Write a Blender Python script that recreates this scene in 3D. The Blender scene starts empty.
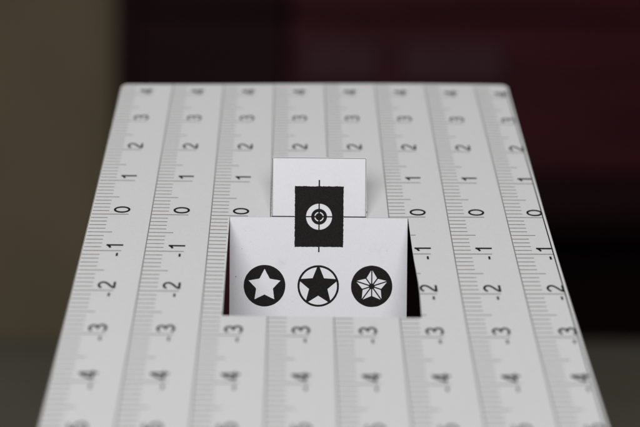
import bpy, bmesh, math, random
from mathutils import Vector, Matrix
random.seed(7)
MM = 0.001
S = bpy.context.scene
COL = S.collection

# ------------------------------------------------------------------ camera
THETA = math.radians(40.05)                    # slope of the ruler sheet
VX = Vector((1, 0, 0)); VV = Vector((0, math.cos(THETA), math.sin(THETA))); VN = VX.cross(VV)
F, DIST = 1010.0, 242.7                        # focal length in 640-px pixels, mm from lens to the fold
dv = Vector((-25, -848.5, F)).normalized()
du = Vector((1, 0.0085, (25 + 848.5 * 0.0085) / F)).normalized()
dn = du.cross(dv)
O = Vector((-DIST / F, 2.8 / F * DIST, DIST))
def to_world(c): return VX * c.dot(du) + VV * c.dot(dv) + VN * c.dot(dn)
cam = bpy.data.objects.new('camera', bpy.data.cameras.new('camera')); COL.objects.link(cam)
cx, cy, cz = to_world(Vector((1, 0, 0))), to_world(Vector((0, -1, 0))), to_world(Vector((0, 0, -1)))
M = Matrix((cx, cy, cz)).transposed().to_4x4()
M.translation = to_world(-O) * MM
cam.matrix_world = M
cam.data.sensor_width = 36; cam.data.lens = F / 640 * 36
cam.data.clip_start = 0.01; cam.data.clip_end = 50
cam.data.dof.use_dof = True
cam.data.dof.focus_distance = (DIST - 3.5) * MM
cam.data.dof.aperture_fstop = 6.3
S.camera = cam

# ------------------------------------------------------------------ world and lamps
w = bpy.data.worlds.new('World'); S.world = w; w.use_nodes = True
w.node_tree.nodes['Background'].inputs[0].default_value = (1.0, 0.98, 0.97, 1)
w.node_tree.nodes['Background'].inputs[1].default_value = 0.06
def lamp(name, loc, target, size, power, color):
    l = bpy.data.lights.new(name, 'AREA'); l.shape = 'RECTANGLE'; l.size, l.size_y = size
    l.energy = power; l.color = color
    o = bpy.data.objects.new(name, l); COL.objects.link(o); o.location = loc
    o.rotation_euler = (Vector(target) - Vector(loc)).to_track_quat('-Z', 'Y').to_euler()
    return o
lamp('window_light', (-0.11, -0.80, 0.25), (0, 0, 0), (0.82, 0.40), 6.7, (0.975, 0.97, 1.0))
lamp('ceiling_light', (-0.15, 0.05, 0.95), (0, 0, 0), (0.6, 0.6), 1.35, (1.0, 0.97, 0.91))
S.view_settings.view_transform = 'Standard'; S.view_settings.look = 'None'
S.view_settings.exposure = 0; S.view_settings.gamma = 1; S.view_settings.use_curve_mapping = False
S.render.engine = 'CYCLES'

# ------------------------------------------------------------------ materials
def mat(name, base, rough=0.6, var=0.0, scale=400.0, bump=0.0, bscale=900.0, spec=0.5, coat=0.0, stretch=None, stains=None):
    m = bpy.data.materials.new(name); m.use_nodes = True
    nt = m.node_tree; p = nt.nodes['Principled BSDF']
    p.inputs['Roughness'].default_value = rough
    p.inputs['Base Color'].default_value = (*base, 1)
    p.inputs['Specular IOR Level'].default_value = spec
    p.inputs['Coat Weight'].default_value = coat
    tc = nt.nodes.new('ShaderNodeTexCoord'); src = tc.outputs['Object']
    if stretch:
        mp = nt.nodes.new('ShaderNodeMapping'); mp.inputs['Scale'].default_value = stretch
        nt.links.new(src, mp.inputs['Vector']); src = mp.outputs['Vector']
    col = None
    if var:
        n = nt.nodes.new('ShaderNodeTexNoise'); n.inputs['Scale'].default_value = scale; n.inputs['Detail'].default_value = 6
        nt.links.new(src, n.inputs['Vector'])
        r = nt.nodes.new('ShaderNodeValToRGB')
        r.color_ramp.elements[0].position = 0.3; r.color_ramp.elements[1].position = 0.7
        r.color_ramp.elements[0].color = (*[c * (1 - var) for c in base], 1)
        r.color_ramp.elements[1].color = (*[min(1, c * (1 + var)) for c in base], 1)
        nt.links.new(n.outputs['Fac'], r.inputs['Fac']); col = r.outputs['Color']
    if stains and col:
        n = nt.nodes.new('ShaderNodeTexNoise'); n.inputs['Scale'].default_value = stains[0]; n.inputs['Detail'].default_value = 8
        n.inputs['Roughness'].default_value = 0.75
        nt.links.new(src, n.inputs['Vector'])
        r = nt.nodes.new('ShaderNodeMapRange'); r.inputs['From Min'].default_value = 0.56; r.inputs['From Max'].default_value = 0.8
        r.inputs['To Max'].default_value = stains[1]
        nt.links.new(n.outputs['Fac'], r.inputs['Value'])
        mx = nt.nodes.new('ShaderNodeMix'); mx.data_type = 'RGBA'
        nt.links.new(r.outputs['Result'], mx.inputs['Factor']); nt.links.new(col, mx.inputs[6])
        mx.inputs[7].default_value = (*stains[2], 1); col = mx.outputs[2]
    if col: nt.links.new(col, p.inputs['Base Color'])
    if bump:
        n = nt.nodes.new('ShaderNodeTexNoise'); n.inputs['Scale'].default_value = bscale; n.inputs['Detail'].default_value = 4
        nt.links.new(src, n.inputs['Vector'])
        b = nt.nodes.new('ShaderNodeBump'); b.inputs['Strength'].default_value = bump; b.inputs['Distance'].default_value = 0.00012
        nt.links.new(n.outputs['Fac'], b.inputs['Height']); nt.links.new(b.outputs['Normal'], p.inputs['Normal'])
    return m
PAPER = mat('matte_paper', (0.675, 0.68, 0.674), 0.8, 0.018, 1500, 0.22, 1800, 0.25, stains=(120, 0.10, (0.5, 0.49, 0.47)))
CARDM = mat('card_paper', (0.81, 0.81, 0.825), 0.75, 0.02, 2200, 0.30, 2200, 0.25, stains=(160, 0.26, (0.45, 0.44, 0.42)))
INK = mat('black_toner', (0.013, 0.012, 0.011), 0.6, 0.5, 5000, 0.25, 4000, 0.08)
THIN = mat('thin_toner_line', (0.20, 0.185, 0.16), 0.65, 0.25, 3000, spec=0.3)
GREY = mat('grey_toner_line', (0.23, 0.22, 0.205), 0.65, 0.15, 3000, spec=0.3)
WALLM = mat('olive_wall_paint', (0.275, 0.222, 0.137), 0.9, 0.08, 6, 0.2, 60, 0.2)
CABM = mat('maroon_lacquer', (0.052, 0.0078, 0.0125), 0.6, 0.35, 3, spec=0.12, stretch=(1, 1, 8))
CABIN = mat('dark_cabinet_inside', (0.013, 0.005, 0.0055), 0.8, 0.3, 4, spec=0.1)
SHADEM = mat('shaded_maroon', (0.017, 0.0045, 0.006), 0.65, 0.3, 3, spec=0.1, stretch=(1, 1, 8))  # darker copy of the maroon lacquer: weaker light painted into the colour
HANDLEM = mat('dull_mauve_metal', (0.060, 0.024, 0.031), 0.7, 0.1, 40, spec=0.12)
TABLEM = mat('dark_table_top', (0.145, 0.140, 0.108), 0.6, 0.09, 14, 0.3, 300, 0.3)

# ------------------------------------------------------------------ helpers
def link(name, me, m, parent=None, **props):
    o = bpy.data.objects.new(name, me); COL.objects.link(o)
    if m and not me.materials: me.materials.append(m)
    if parent: o.parent = parent
    for k, v in props.items(): o[k] = v
    return o
def mesh_of(bm, name):
    bmesh.ops.recalc_face_normals(bm, faces=bm.faces)
    me = bpy.data.meshes.new(name); bm.to_mesh(me); bm.free(); return me
def box(bm, lo, hi, bev=0.0):
    r = bmesh.ops.create_cube(bm, size=1)
    for v in r['verts']:
        v.co = Vector([(lo[i] + hi[i]) / 2 + v.co[i] * (hi[i] - lo[i]) for i in range(3)])
    if bev:
        es = list({e for v in r['verts'] for e in v.link_edges})
        bmesh.ops.bevel(bm, geom=es, offset=bev, segments=3, affect='EDGES', profile=0.5)
def bend(u, v):                                # the sheet is not quite flat (mm)
    return 0.30 * math.sin(u / 24 + 0.6) * math.sin(v / 31) + 0.12 * math.sin(v / 17) \
        - 0.34 * math.exp(-((u + 2) / 27) ** 2 - (v / 24) ** 2)
def P(u, v, h=0.0):                            # point on the sloping sheet, mm -> metres
    return (VX * u + VV * v + VN * (bend(u, v) + h)) * MM
CARD_Y = -0.62
def Q(x, z, h=0.0):                            # point on the face of the upright card
    return Vector((x, CARD_Y - h, z)) * MM
def fill_loops(loops, mapper, name, up):
    """flat print: outer loop plus holes, triangulated, laid on a surface"""
    bm = bmesh.new()
    for lp in loops:
        vs = [bm.verts.new((p[0], p[1], 0)) for p in lp]
        for a, b in zip(vs, vs[1:] + vs[:1]): bm.edges.new((a, b))
    bmesh.ops.triangle_fill(bm, edges=bm.edges[:], use_beauty=True, use_dissolve=False, normal=(0, 0, 1))
    for v in bm.verts: v.co = mapper(v.co.x, v.co.y)
    bm.normal_update()
    for f in bm.faces:
        if f.normal.dot(up) < 0: f.normal_flip()
    me = bpy.data.meshes.new(name); bm.to_mesh(me); bm.free(); return me
def rect_strip(bm, u0, v0, u1, v1, mapper, n=1, along='u'):
    for i in range(n):
        a, b = i / n, (i + 1) / n
        if along == 'u': q = [(u0 + (u1 - u0) * a, v0), (u0 + (u1 - u0) * b, v0), (u0 + (u1 - u0) * b, v1), (u0 + (u1 - u0) * a, v1)]
        else: q = [(u0, v0 + (v1 - v0) * a), (u1, v0 + (v1 - v0) * a), (u1, v0 + (v1 - v0) * b), (u0, v0 + (v1 - v0) * b)]
        bm.faces.new([bm.verts.new(mapper(*p)) for p in q])
def rough(pts, step, amp):
    """resample a closed outline and shake it a little: laser-print edge"""
    out = []
    for (ax, ay), (bx, by) in zip(pts, pts[1:] + pts[:1]):
        L = math.hypot(bx - ax, by - ay); n = max(1, int(L / step))
        for i in range(n):
            t = i / n; out.append((ax + (bx - ax) * t + random.uniform(-amp, amp), ay + (by - ay) * t + random.uniform(-amp, amp)))
    return out
def circle(x, y, r, n=72, amp=0.02):
    return [(x + (r + random.uniform(-amp, amp)) * math.cos(2 * math.pi * i / n), y + (r + random.uniform(-amp, amp)) * math.sin(2 * math.pi * i / n)) for i in range(n)]

# ------------------------------------------------------------------ setting: table surface, wall
TZ = -85.0
bm = bmesh.new(); box(bm, (-0.75, -0.45, TZ * MM - 0.06), (0.75, 0.466, TZ * MM), 0.022)
link('table_surface', mesh_of(bm, 'table_surface'), TABLEM, kind='structure')
bm = bmesh.new(); box(bm, (-1.6, 1.30, -0.8), (1.6, 1.34, 1.5))
link('wall', mesh_of(bm, 'wall'), WALLM, kind='structure')

# cabinet behind, far out of focus: body of boards with an open dark shelf at lower right, doors and drawer
def empty(name, loc, **props):
    o = bpy.data.objects.new(name, None); COL.objects.link(o); o.location = loc
    for k, v in props.items(): o[k] = v
    return o
cab = empty('cabinet', (0.3, 1.05, -0.8), label='dark maroon lacquered cabinet standing behind the chart, far out of focus', category='cabinet')
def cpart(name, lo, hi, m, parent=cab, bev=0.003):
    b = bmesh.new(); L = cab.location
    box(b, [lo[i] - L[i] for i in range(3)], [hi[i] - L[i] for i in range(3)], bev)
    return link(name, mesh_of(b, name), m, parent)
CX0, CX1, FY, BY = -0.204, 0.86, 0.90, 1.25
cpart('side_panel', (CX0, FY + .002, -.8), (CX0 + .022, BY, .60), SHADEM)
cpart('side_panel', (CX1 - .022, FY + .002, -.8), (CX1, BY, .60), CABM)
cpart('back_panel', (CX0 + .023, BY - .015, -.8), (CX1 - .023, BY, .60), CABIN)
cpart('top_panel', (CX0 - .01, FY - .01, .601), (CX1 + .01, BY, .63), CABM)
cpart('shelf', (CX0 + .023, FY + .02, -.02), (CX1 - .023, BY - .016, .0), CABIN)
cpart('shelf', (CX0 + .023, FY + .02, -.30), (CX1 - .023, BY - .016, -.28), CABIN)
cpart('divider', (.03, FY + .02, -.279), (.05, BY - .016, -.021), CABIN)
cpart('door', (CX0 + .024, FY, -.278), (.045, FY + .018, -.004), CABM)
cpart('shade_strip', (CX0 + .024, FY, .0), (CX1 - .024, FY + .018, .045), SHADEM)  # added strip, coloured dark so the maroon dims towards the shelf opening
cpart('drawer_front', (CX0 + .024, FY, .048), (-.012, FY + .018, .225), SHADEM)  # left fronts split off to carry the shade in their colour
d = cpart('drawer_front', (-.008, FY, .048), (CX1 - .024, FY + .018, .225), CABM)
for hx, hw in ((0.05, 0.09), (0.175, 0.12)):
    h = cpart('drawer_handle', (hx - hw / 2, FY - .02, .145), (hx + hw / 2, FY - .001, .195), HANDLEM, d, .006)
cpart('drawer_front', (CX0 + .024, FY, .229), (-.012, FY + .018, .40), SHADEM)
cpart('drawer_front', (-.008, FY, .229), (CX1 - .024, FY + .018, .40), CABM)
cpart('drawer_front', (CX0 + .024, FY, .404), (CX1 - .024, FY + .018, .598), CABM)
cpart('door', (CX0 + .024, FY, -.798), (CX1 - .024, FY + .018, -.305), CABM)

# ------------------------------------------------------------------ the folded chart
BOT = TZ / math.sin(THETA)                     # the sheet meets the table here
UL, UR, VT = -54.65, 55.05, 58.2
WL, WR, WT, WB = -21.4, 21.5, -0.12, -33.2      # window cut through the sheet
T = 0.25                                       # paper thickness
chart = empty('focus_test_chart', (0, BOT * math.cos(THETA) * MM, TZ * MM),
              label='white folded paper focus chart printed with eight ruler columns and a square window cut out', category='test chart')
bpy.context.view_layer.update()
INV = Matrix.Translation(-chart.location)
def cl(name, me, m, parent, **k):
    me.transform(INV) if not me.get('_t') else None
    me['_t'] = 1
    o = link(name, me, m, parent, **k); return o
def shift_wr(v):                               # the right edge of the cut is slightly bowed
    return 0.42 * math.exp(-((v + 24) / 8) ** 2)
us = sorted(set([UL, UR, WL, WR] + [UL + (UR - UL) * i / 26 for i in range(1, 26)]))
vs_ = sorted(set([BOT, WT, WB, VT] + [BOT + (VT - BOT) * i / 52 for i in range(1, 52)]))
def clean(a, keep, d):
    return [x for x in a if x in keep or min(abs(x - k) for k in keep) > d]
us = clean(us, (UL, UR, WL, WR), 1.2); vs_ = clean(vs_, (BOT, VT, WT, WB), 1.0)
def top_v(u): return VT - 0.75 + 1.6 * (u - UL) / (UR - UL)
bm = bmesh.new(); G = {}
RC = 2.6
for i, u in enumerate(us):
    for j, v in enumerate(vs_):
        uu, vv = u, v
        if u == WR and WB <= v <= WT: uu = u + shift_wr(v)
        if v == VT: vv = top_v(u)
        if u == UR: uu = UR + 0.25 * max(0, -v) / 60
        G[i, j] = bm.verts.new((uu, vv, 0))
for i in range(len(us) - 1):
    for j in range(len(vs_) - 1):
        um, vm = (us[i] + us[i + 1]) / 2, (vs_[j] + vs_[j + 1]) / 2
        if WL < um < WR and WB < vm < WT: continue
        bm.faces.new([G[i, j], G[i + 1, j], G[i + 1, j + 1], G[i, j + 1]])
corner = [G[0, len(vs_) - 1], G[len(us) - 1, len(vs_) - 1]]
bmesh.ops.bevel(bm, geom=corner, offset=1.9, segments=5, affect='VERTICES', profile=0.5)
bmesh.ops.delete(bm, geom=[v for v in bm.verts if not v.link_faces], context='VERTS')
for v in bm.verts: v.co = P(v.co.x, v.co.y)
bm.normal_update()
for f in bm.faces:
    if f.normal.dot(VN) < 0: f.normal_flip()
ext = bmesh.ops.extrude_face_region(bm, geom=bm.faces[:])
for v in ext['geom']:
    if isinstance(v, bmesh.types.BMVert): v.co -= VN * T * MM
bmesh.ops.recalc_face_normals(bm, faces=bm.faces)
me = bpy.data.meshes.new('ruler_sheet'); bm.to_mesh(me); bm.free()
sheet = cl('ruler_sheet', me, PAPER, chart)

# side flaps folded down to the table, open at the back
yb, yt = BOT * math.cos(THETA), 57.0 * math.cos(THETA)
for ux in (UL + 0.35, UR - 0.60):
    pts = [(yb + 1.2, TZ), (yt, TZ), (yt, 57.0 * math.sin(THETA) - 0.75), (yb + 1.2, TZ + 0.25)]
    bm = bmesh.new()
    a = [bm.verts.new(Vector((ux, y, z)) * MM) for y, z in pts]; b = [bm.verts.new(Vector((ux + T, y, z)) * MM) for y, z in pts]
    bm.faces.new(a); bm.faces.new(b[::-1])
    for k in range(4): bm.faces.new([a[k], a[(k + 1) % 4], b[(k + 1) % 4], b[k]])
    cl('side_flap', mesh_of(bm, 'side_flap'), PAPER, chart)

# ---- printing on the sheet
PITCH, C0, UNIT = 14.25, -54.40, 13.03
H = 0.03
def mp(u, v): return P(u, v, H)
def in_window(u, v, pad=0.15): return WL - pad < u < WR + pad and WB - pad < v < WT
scales = []
for c in range(8):
    x0 = C0 + PITCH * c
    bm = bmesh.new()
    for k in range(-100, 46):
        v = k * UNIT / 10 + 0.18
        if v > top_v(x0) - 0.6 or v < BOT + 1: continue
        L = 8.85 if k % 10 == 0 else 5.85 if k % 5 == 0 else 4.1
        a, b = x0 + 0.15, min(x0 + L, UR - 0.9)
        hw = 0.115 if k % 10 == 0 else 0.105
        segs = [(a, b)]
        if v - hw < WT and v + hw > WB:         # the cut-out took part of these marks away
            segs = []
            if a < WL: segs.append((a, min(b, WL - 0.02)))
            if b > WR + 0.5: segs.append((max(a, WR + shift_wr(v) + 0.05), b))
        for s, e in segs:
            if e - s > 0.1: rect_strip(bm, s, v - hw, e, v + hw, mp, 3)
    me = mesh_of(bm, 'ruler_ticks'); 
    cl('ruler_ticks', me, THIN, sheet, kind='stuff')
    if c:                                      # thin line down the left side of each ruler
        spans = [(BOT + .5, VT - 0.8)] if not (WL < x0 < WR) else [(BOT + .5, WB - .05), (WT + .05, VT - .8)]
        for s, e in spans:
            bm = bmesh.new(); rect_strip(bm, x0 - 0.125, s, x0 + 0.125, e, mp, max(2, int((e - s) / 3)), 'v')
            cl('ruler_line', mesh_of(bm, 'ruler_line'), GREY, sheet)
def border(u0, u1, m, dash=False):
    bm = bmesh.new(); v = BOT + 0.5
    while v < VT - 2.6:
        e = v + (0.9 if dash else 2.0)
        du_ = 0.25 * max(0, -v) / 60 if u0 > 0 else 0
        du2 = 0.25 * max(0, -e) / 60 if u0 > 0 else 0
        bm.faces.new([bm.verts.new(mp(*p)) for p in ((u0 + du_, v), (u1 + du_, v), (u1 + du2, e), (u0 + du2, e))])
        v = e + (random.uniform(0.25, 0.5) if dash else 0)
    cl('border_line', mesh_of(bm, 'border_line'), m, sheet, **({'kind': 'stuff'} if dash else {}))
border(54.12, 54.40, INK); border(54.94, 55.03, THIN); border(-54.60, -54.45, THIN)

# digits as stroked curves: glyph box 0..1 high, read with their top towards the left
def arc(cx_, cy_, rx, ry, a0, a1, n=16):
    return [(cx_ + rx * math.cos(math.radians(a0 + (a1 - a0) * i / n)), cy_ + ry * math.sin(math.radians(a0 + (a1 - a0) * i / n))) for i in range(n + 1)]
GL = {
 '0': [(arc(.31, .5, .255, .445, 0, 360, 40), True)],
 '1': [([(.37, 0), (.37, 1.0)], False), ([(.40, .97), (.27, .82), (.12, .735)], False)],
 '2': [(arc(.31, .70, .235, .245, 165, -35, 20) + [(.40, .43), (.20, .25), (.10, .13), (.065, .055)], False), ([(.03, .055), (.58, .055)], False)],
 '3': [(arc(.29, .725, .205, .225, 160, -80, 18), False), (arc(.29, .275, .245, .225, 85, -155, 20), False), ([(.22, .515), (.33, .508)], False)],
 '4': [([(.44, 0), (.44, 1.0)], False), ([(.42, .97), (.05, .29)], False), ([(.02, .285), (.60, .285)], False)],
 '5': [([(.53, .94), (.18, .94)], False), ([(.18, .96), (.105, .46)], False), (arc(.29, .335, .255, .285, 140, -155, 22), False)],
}
GH, SW = 3.85, 0.138
def stroke(bm, pts, closed, hw, mapper):
    n = len(pts); L = []; R = []
    for i, p in enumerate(pts):
        a = pts[(i - 1) % n] if (closed or i) else p
        b = pts[(i + 1) % n] if (closed or i < n - 1) else p
        if closed and i == n - 1: b = pts[1]
        if closed and i == 0: a = pts[-2]
        t = Vector((b[0] - a[0], b[1] - a[1])); t.normalize() if t.length else None
        L.append(bm.verts.new(mapper(p[0] - t.y * hw, p[1] + t.x * hw))); R.append(bm.verts.new(mapper(p[0] + t.y * hw, p[1] - t.x * hw)))
    for i in range(n - 1):
        bm.faces.new([L[i], L[i + 1], R[i + 1], R[i]])
glyphs = {}
NAMES = '0 1 2 3 4 5'.split()
for c in range(8):
    x0 = C0 + PITCH * c
    for k in range(4, -6, -1):
        vline = k * UNIT
        if in_window(x0 + 7.2, vline + 1.5, 0.6) and k not in (0,): continue
        bm = bmesh.new()
        vb = vline + 0.85
        lift = [H + 0.012]
        def g2(x, y): return P(x0 + 9.05 - y * GH, vb + (x - .03) * GH * 0.97, lift[0])
        for q, (pts, closed) in enumerate(GL[str(abs(k))]):
            lift[0] = H + 0.012 + 0.006 * q
            stroke(bm, pts, closed, SW / 2, g2)
        lift[0] = H + 0.012
        if k < 0:                              # the minus sign stands before the digit, across the ruler line
            stroke(bm, [(-.64, .27), (-.36, .27)], False, .062, g2)
        o = cl('printed_number', mesh_of(bm, 'printed_number'), INK, sheet)

# ------------------------------------------------------------------ upright target card
CW, CB, TW, TH = 21.3, TZ + 1.0, 11.35, 14.15
out = [(-CW, CB), (CW, CB), (CW, -0.33), (TW, -0.33), (TW - 0.2, TH), (-TW + 0.15, TH), (-TW, -0.33), (-CW, -0.33)]
bm = bmesh.new()
def curl(x, z):                                # the lower panel bows a touch at its free edges
    return 0.55 * max(0, (abs(x) - 14) / 7.3) ** 2 * min(1, max(0, -z) / 25)
xs = sorted([-CW, -TW, TW, CW] + [-20, -18, -16, -14, -7, 0, 7, 14, 16, 18, 20]); zs = [CB, -70, -57, -46, -38, -32, -26, -20, -15, -10, -5, -0.33, 4.0, 9.0, TH]
g = {}
for i, x in enumerate(xs):
    for j, z in enumerate(zs): g[i, j] = bm.verts.new(Vector((x * (1 - .012 * max(0, z) / TH) if abs(x) <= TW else x, CARD_Y + curl(x, z), z)) * MM)
for i in range(len(xs) - 1):
    for j in range(len(zs) - 1):
        if zs[j] >= -0.33 and (xs[i] < -TW or xs[i + 1] > TW): continue
        bm.faces.new([g[i, j], g[i + 1, j], g[i + 1, j + 1], g[i, j + 1]])
bmesh.ops.delete(bm, geom=[v for v in bm.verts if not v.link_faces], context='VERTS')
bm.normal_update()
for f in bm.faces:
    if f.normal.y > 0: f.normal_flip()
ext = bmesh.ops.extrude_face_region(bm, geom=bm.faces[:])
for v in ext['geom']:
    if isinstance(v, bmesh.types.BMVert): v.co.y += 0.22 * MM
card = cl('target_card', mesh_of(bm, 'target_card'), CARDM, chart, label='upright white card with target and stars showing in the window')
def mq(x, z): return Q(x, z - 0.1, 0.03 - curl(x, z))
def mq2(x, z): return Q(x, z, 0.045 - curl(x, z))
FR = Vector((0, -1, 0))
bm = bmesh.new()
rect_strip(bm, -TW + .22, TH - .17, TW - .26, TH - .02, mq, 4)
rect_strip(bm, -TW + .10, -0.1, -TW + .24, TH - .18, mq, 1, 'v')
rect_strip(bm, TW - .30, -0.1, TW - .16, TH - .18, mq, 1, 'v')
cl('border_line', mesh_of(bm, 'border_line'), THIN, card)
SX0, SX1, SZ0, SZ1 = -5.83, 5.85, -7.25, 7.30
bm = bmesh.new()
rect_strip(bm, -TW + .05, -.13, SX0 - .01, .13, mq, 2); rect_strip(bm, SX1 + .01, -.13, TW - .05, .13, mq, 2)
rect_strip(bm, -.17, SZ1 + .01, .17, 8.8, mq); rect_strip(bm, -.17, -8.5, .17, SZ0 - .01, mq)
cl('crosshair_line', mesh_of(bm, 'crosshair_line'), INK, card)
def ring_piece(r0, r1, a0, a1, gap, n):
    """ring sector with a straight gap (mm) at each end"""
    A0, A1 = math.radians(a0), math.radians(a1)
    def s(r): return math.asin(gap / r)
    o_ = [(r1 * math.cos(t), r1 * math.sin(t)) for t in [A0 + s(r1) + (A1 - A0 - 2 * s(r1)) * i / n for i in range(n + 1)]]
    i_ = [(r0 * math.cos(t), r0 * math.sin(t)) for t in [A0 + s(r0) + (A1 - A0 - 2 * s(r0)) * i / n for i in range(n + 1)]]
    return o_ + i_[::-1]
loops = [rough([(SX0, SZ0), (SX1, SZ0), (SX1, SZ1), (SX0, SZ1)], 0.18, 0.065)]
for q in range(4): loops.append(ring_piece(1.90, 3.12, 90 * q, 90 * q + 90, 0.15, 14))
for q in range(4): loops.append(ring_piece(0.88, 1.14, 90 * q, 90 * q + 90, 0.20, 8))
cl('target_square', fill_loops(loops, mq, 'target_square', FR), INK, card, label='black square with white ring target printed across the fold')
def star(cx_, cz_, R, r, rot=90):
    return [(cx_ + (R if i % 2 == 0 else r) * math.cos(math.radians(rot + 36 * i)), cz_ + (R if i % 2 == 0 else r) * math.sin(math.radians(rot + 36 * i))) for i in range(10)]
EZ, ER = -16.6, 4.98
x = -12.92
cl('star_emblem', fill_loops([circle(x, EZ, ER), rough(star(x, EZ, 4.02, 2.1), .3, .02)], mq, 'star_emblem', FR), INK, card, label='black disc with a plain white star')
x = -0.06
R2 = ER - .50
lp = [circle(x, EZ, ER)]
sv = star(x, EZ, R2 + .02, 2.32)
for q in range(5):                              # five white gaps between star and ring
    a0, a1 = 90 + 72 * q, 90 + 72 * q + 72
    ins = math.radians(4.2)
    arcp = [(x + R2 * math.cos(t), EZ + R2 * math.sin(t)) for t in [math.radians(a0) + ins + (math.radians(72) - 2 * ins) * i / 12 for i in range(13)]]
    inner = sv[(2 * q + 1) % 10]
    lp.append(arcp + [inner])
cl('star_emblem', fill_loops(lp, mq, 'star_emblem', FR), INK, card, label='white disc with a black star inside a black ring')
x = 12.78
lp = [circle(x, EZ, ER)]
sv = star(x, EZ, 4.1, 2.3)
for q in range(10):
    a, b = Vector(sv[q]), Vector(sv[(q + 1) % 10]); c_ = Vector((x, EZ))
    # shrink the facet so black lines remain between neighbours
    m_ = (a + b + c_) / 3
    tri = []
    pts = [c_, a, b]
    n_ = []
    offs = [.15, .02, .15]                      # c-a, a-b, b-c
    ori = 1 if (a - c_).x * (b - c_).y - (a - c_).y * (b - c_).x > 0 else -1
    for k in range(3):
        p, r_ = pts[k], pts[(k + 1) % 3]; dd = (r_ - p).normalized(); nn = Vector((-dd.y, dd.x)) * ori
        n_.append((p + nn * offs[k], dd))
    for k in range(3):
        (p1, d1), (p2, d2) = n_[k - 1], n_[k]
        den = d1.x * d2.y - d1.y * d2.x; t = ((p2 - p1).x * d2.y - (p2 - p1).y * d2.x) / den
        tri.append(p1 + d1 * t)
    # blunt the end at the hub
    h0 = tri[0]; p1 = h0 + (tri[1] - h0) * max(0, (0.72 - (h0 - c_).length) / (tri[1] - h0).length)
    p2 = h0 + (tri[2] - h0) * max(0, (0.72 - (h0 - c_).length) / (tri[2] - h0).length)
    lp.append([tuple(p1), tuple(tri[1]), tuple(tri[2]), tuple(p2)])
cl('star_emblem', fill_loops(lp, mq, 'star_emblem', FR), INK, card, label='black disc with a faceted white star')
# stray toner specks
bm = bmesh.new()
for sx, sz, r in ((-19.8, -14.6, .13), (-17.5, -3.6, .06), (-16.2, -6.2, .05), (16.4, -8.2, .05), (-6.2, -20.5, .05), (7.7, -10.6, .05), (-18.4, -7.9, .06)):
    bm.faces.new([bm.verts.new(mq2(*p)) for p in circle(sx, sz, r, 8, r * .25)])
cl('toner_speck', mesh_of(bm, 'toner_speck'), INK, card, kind='stuff')
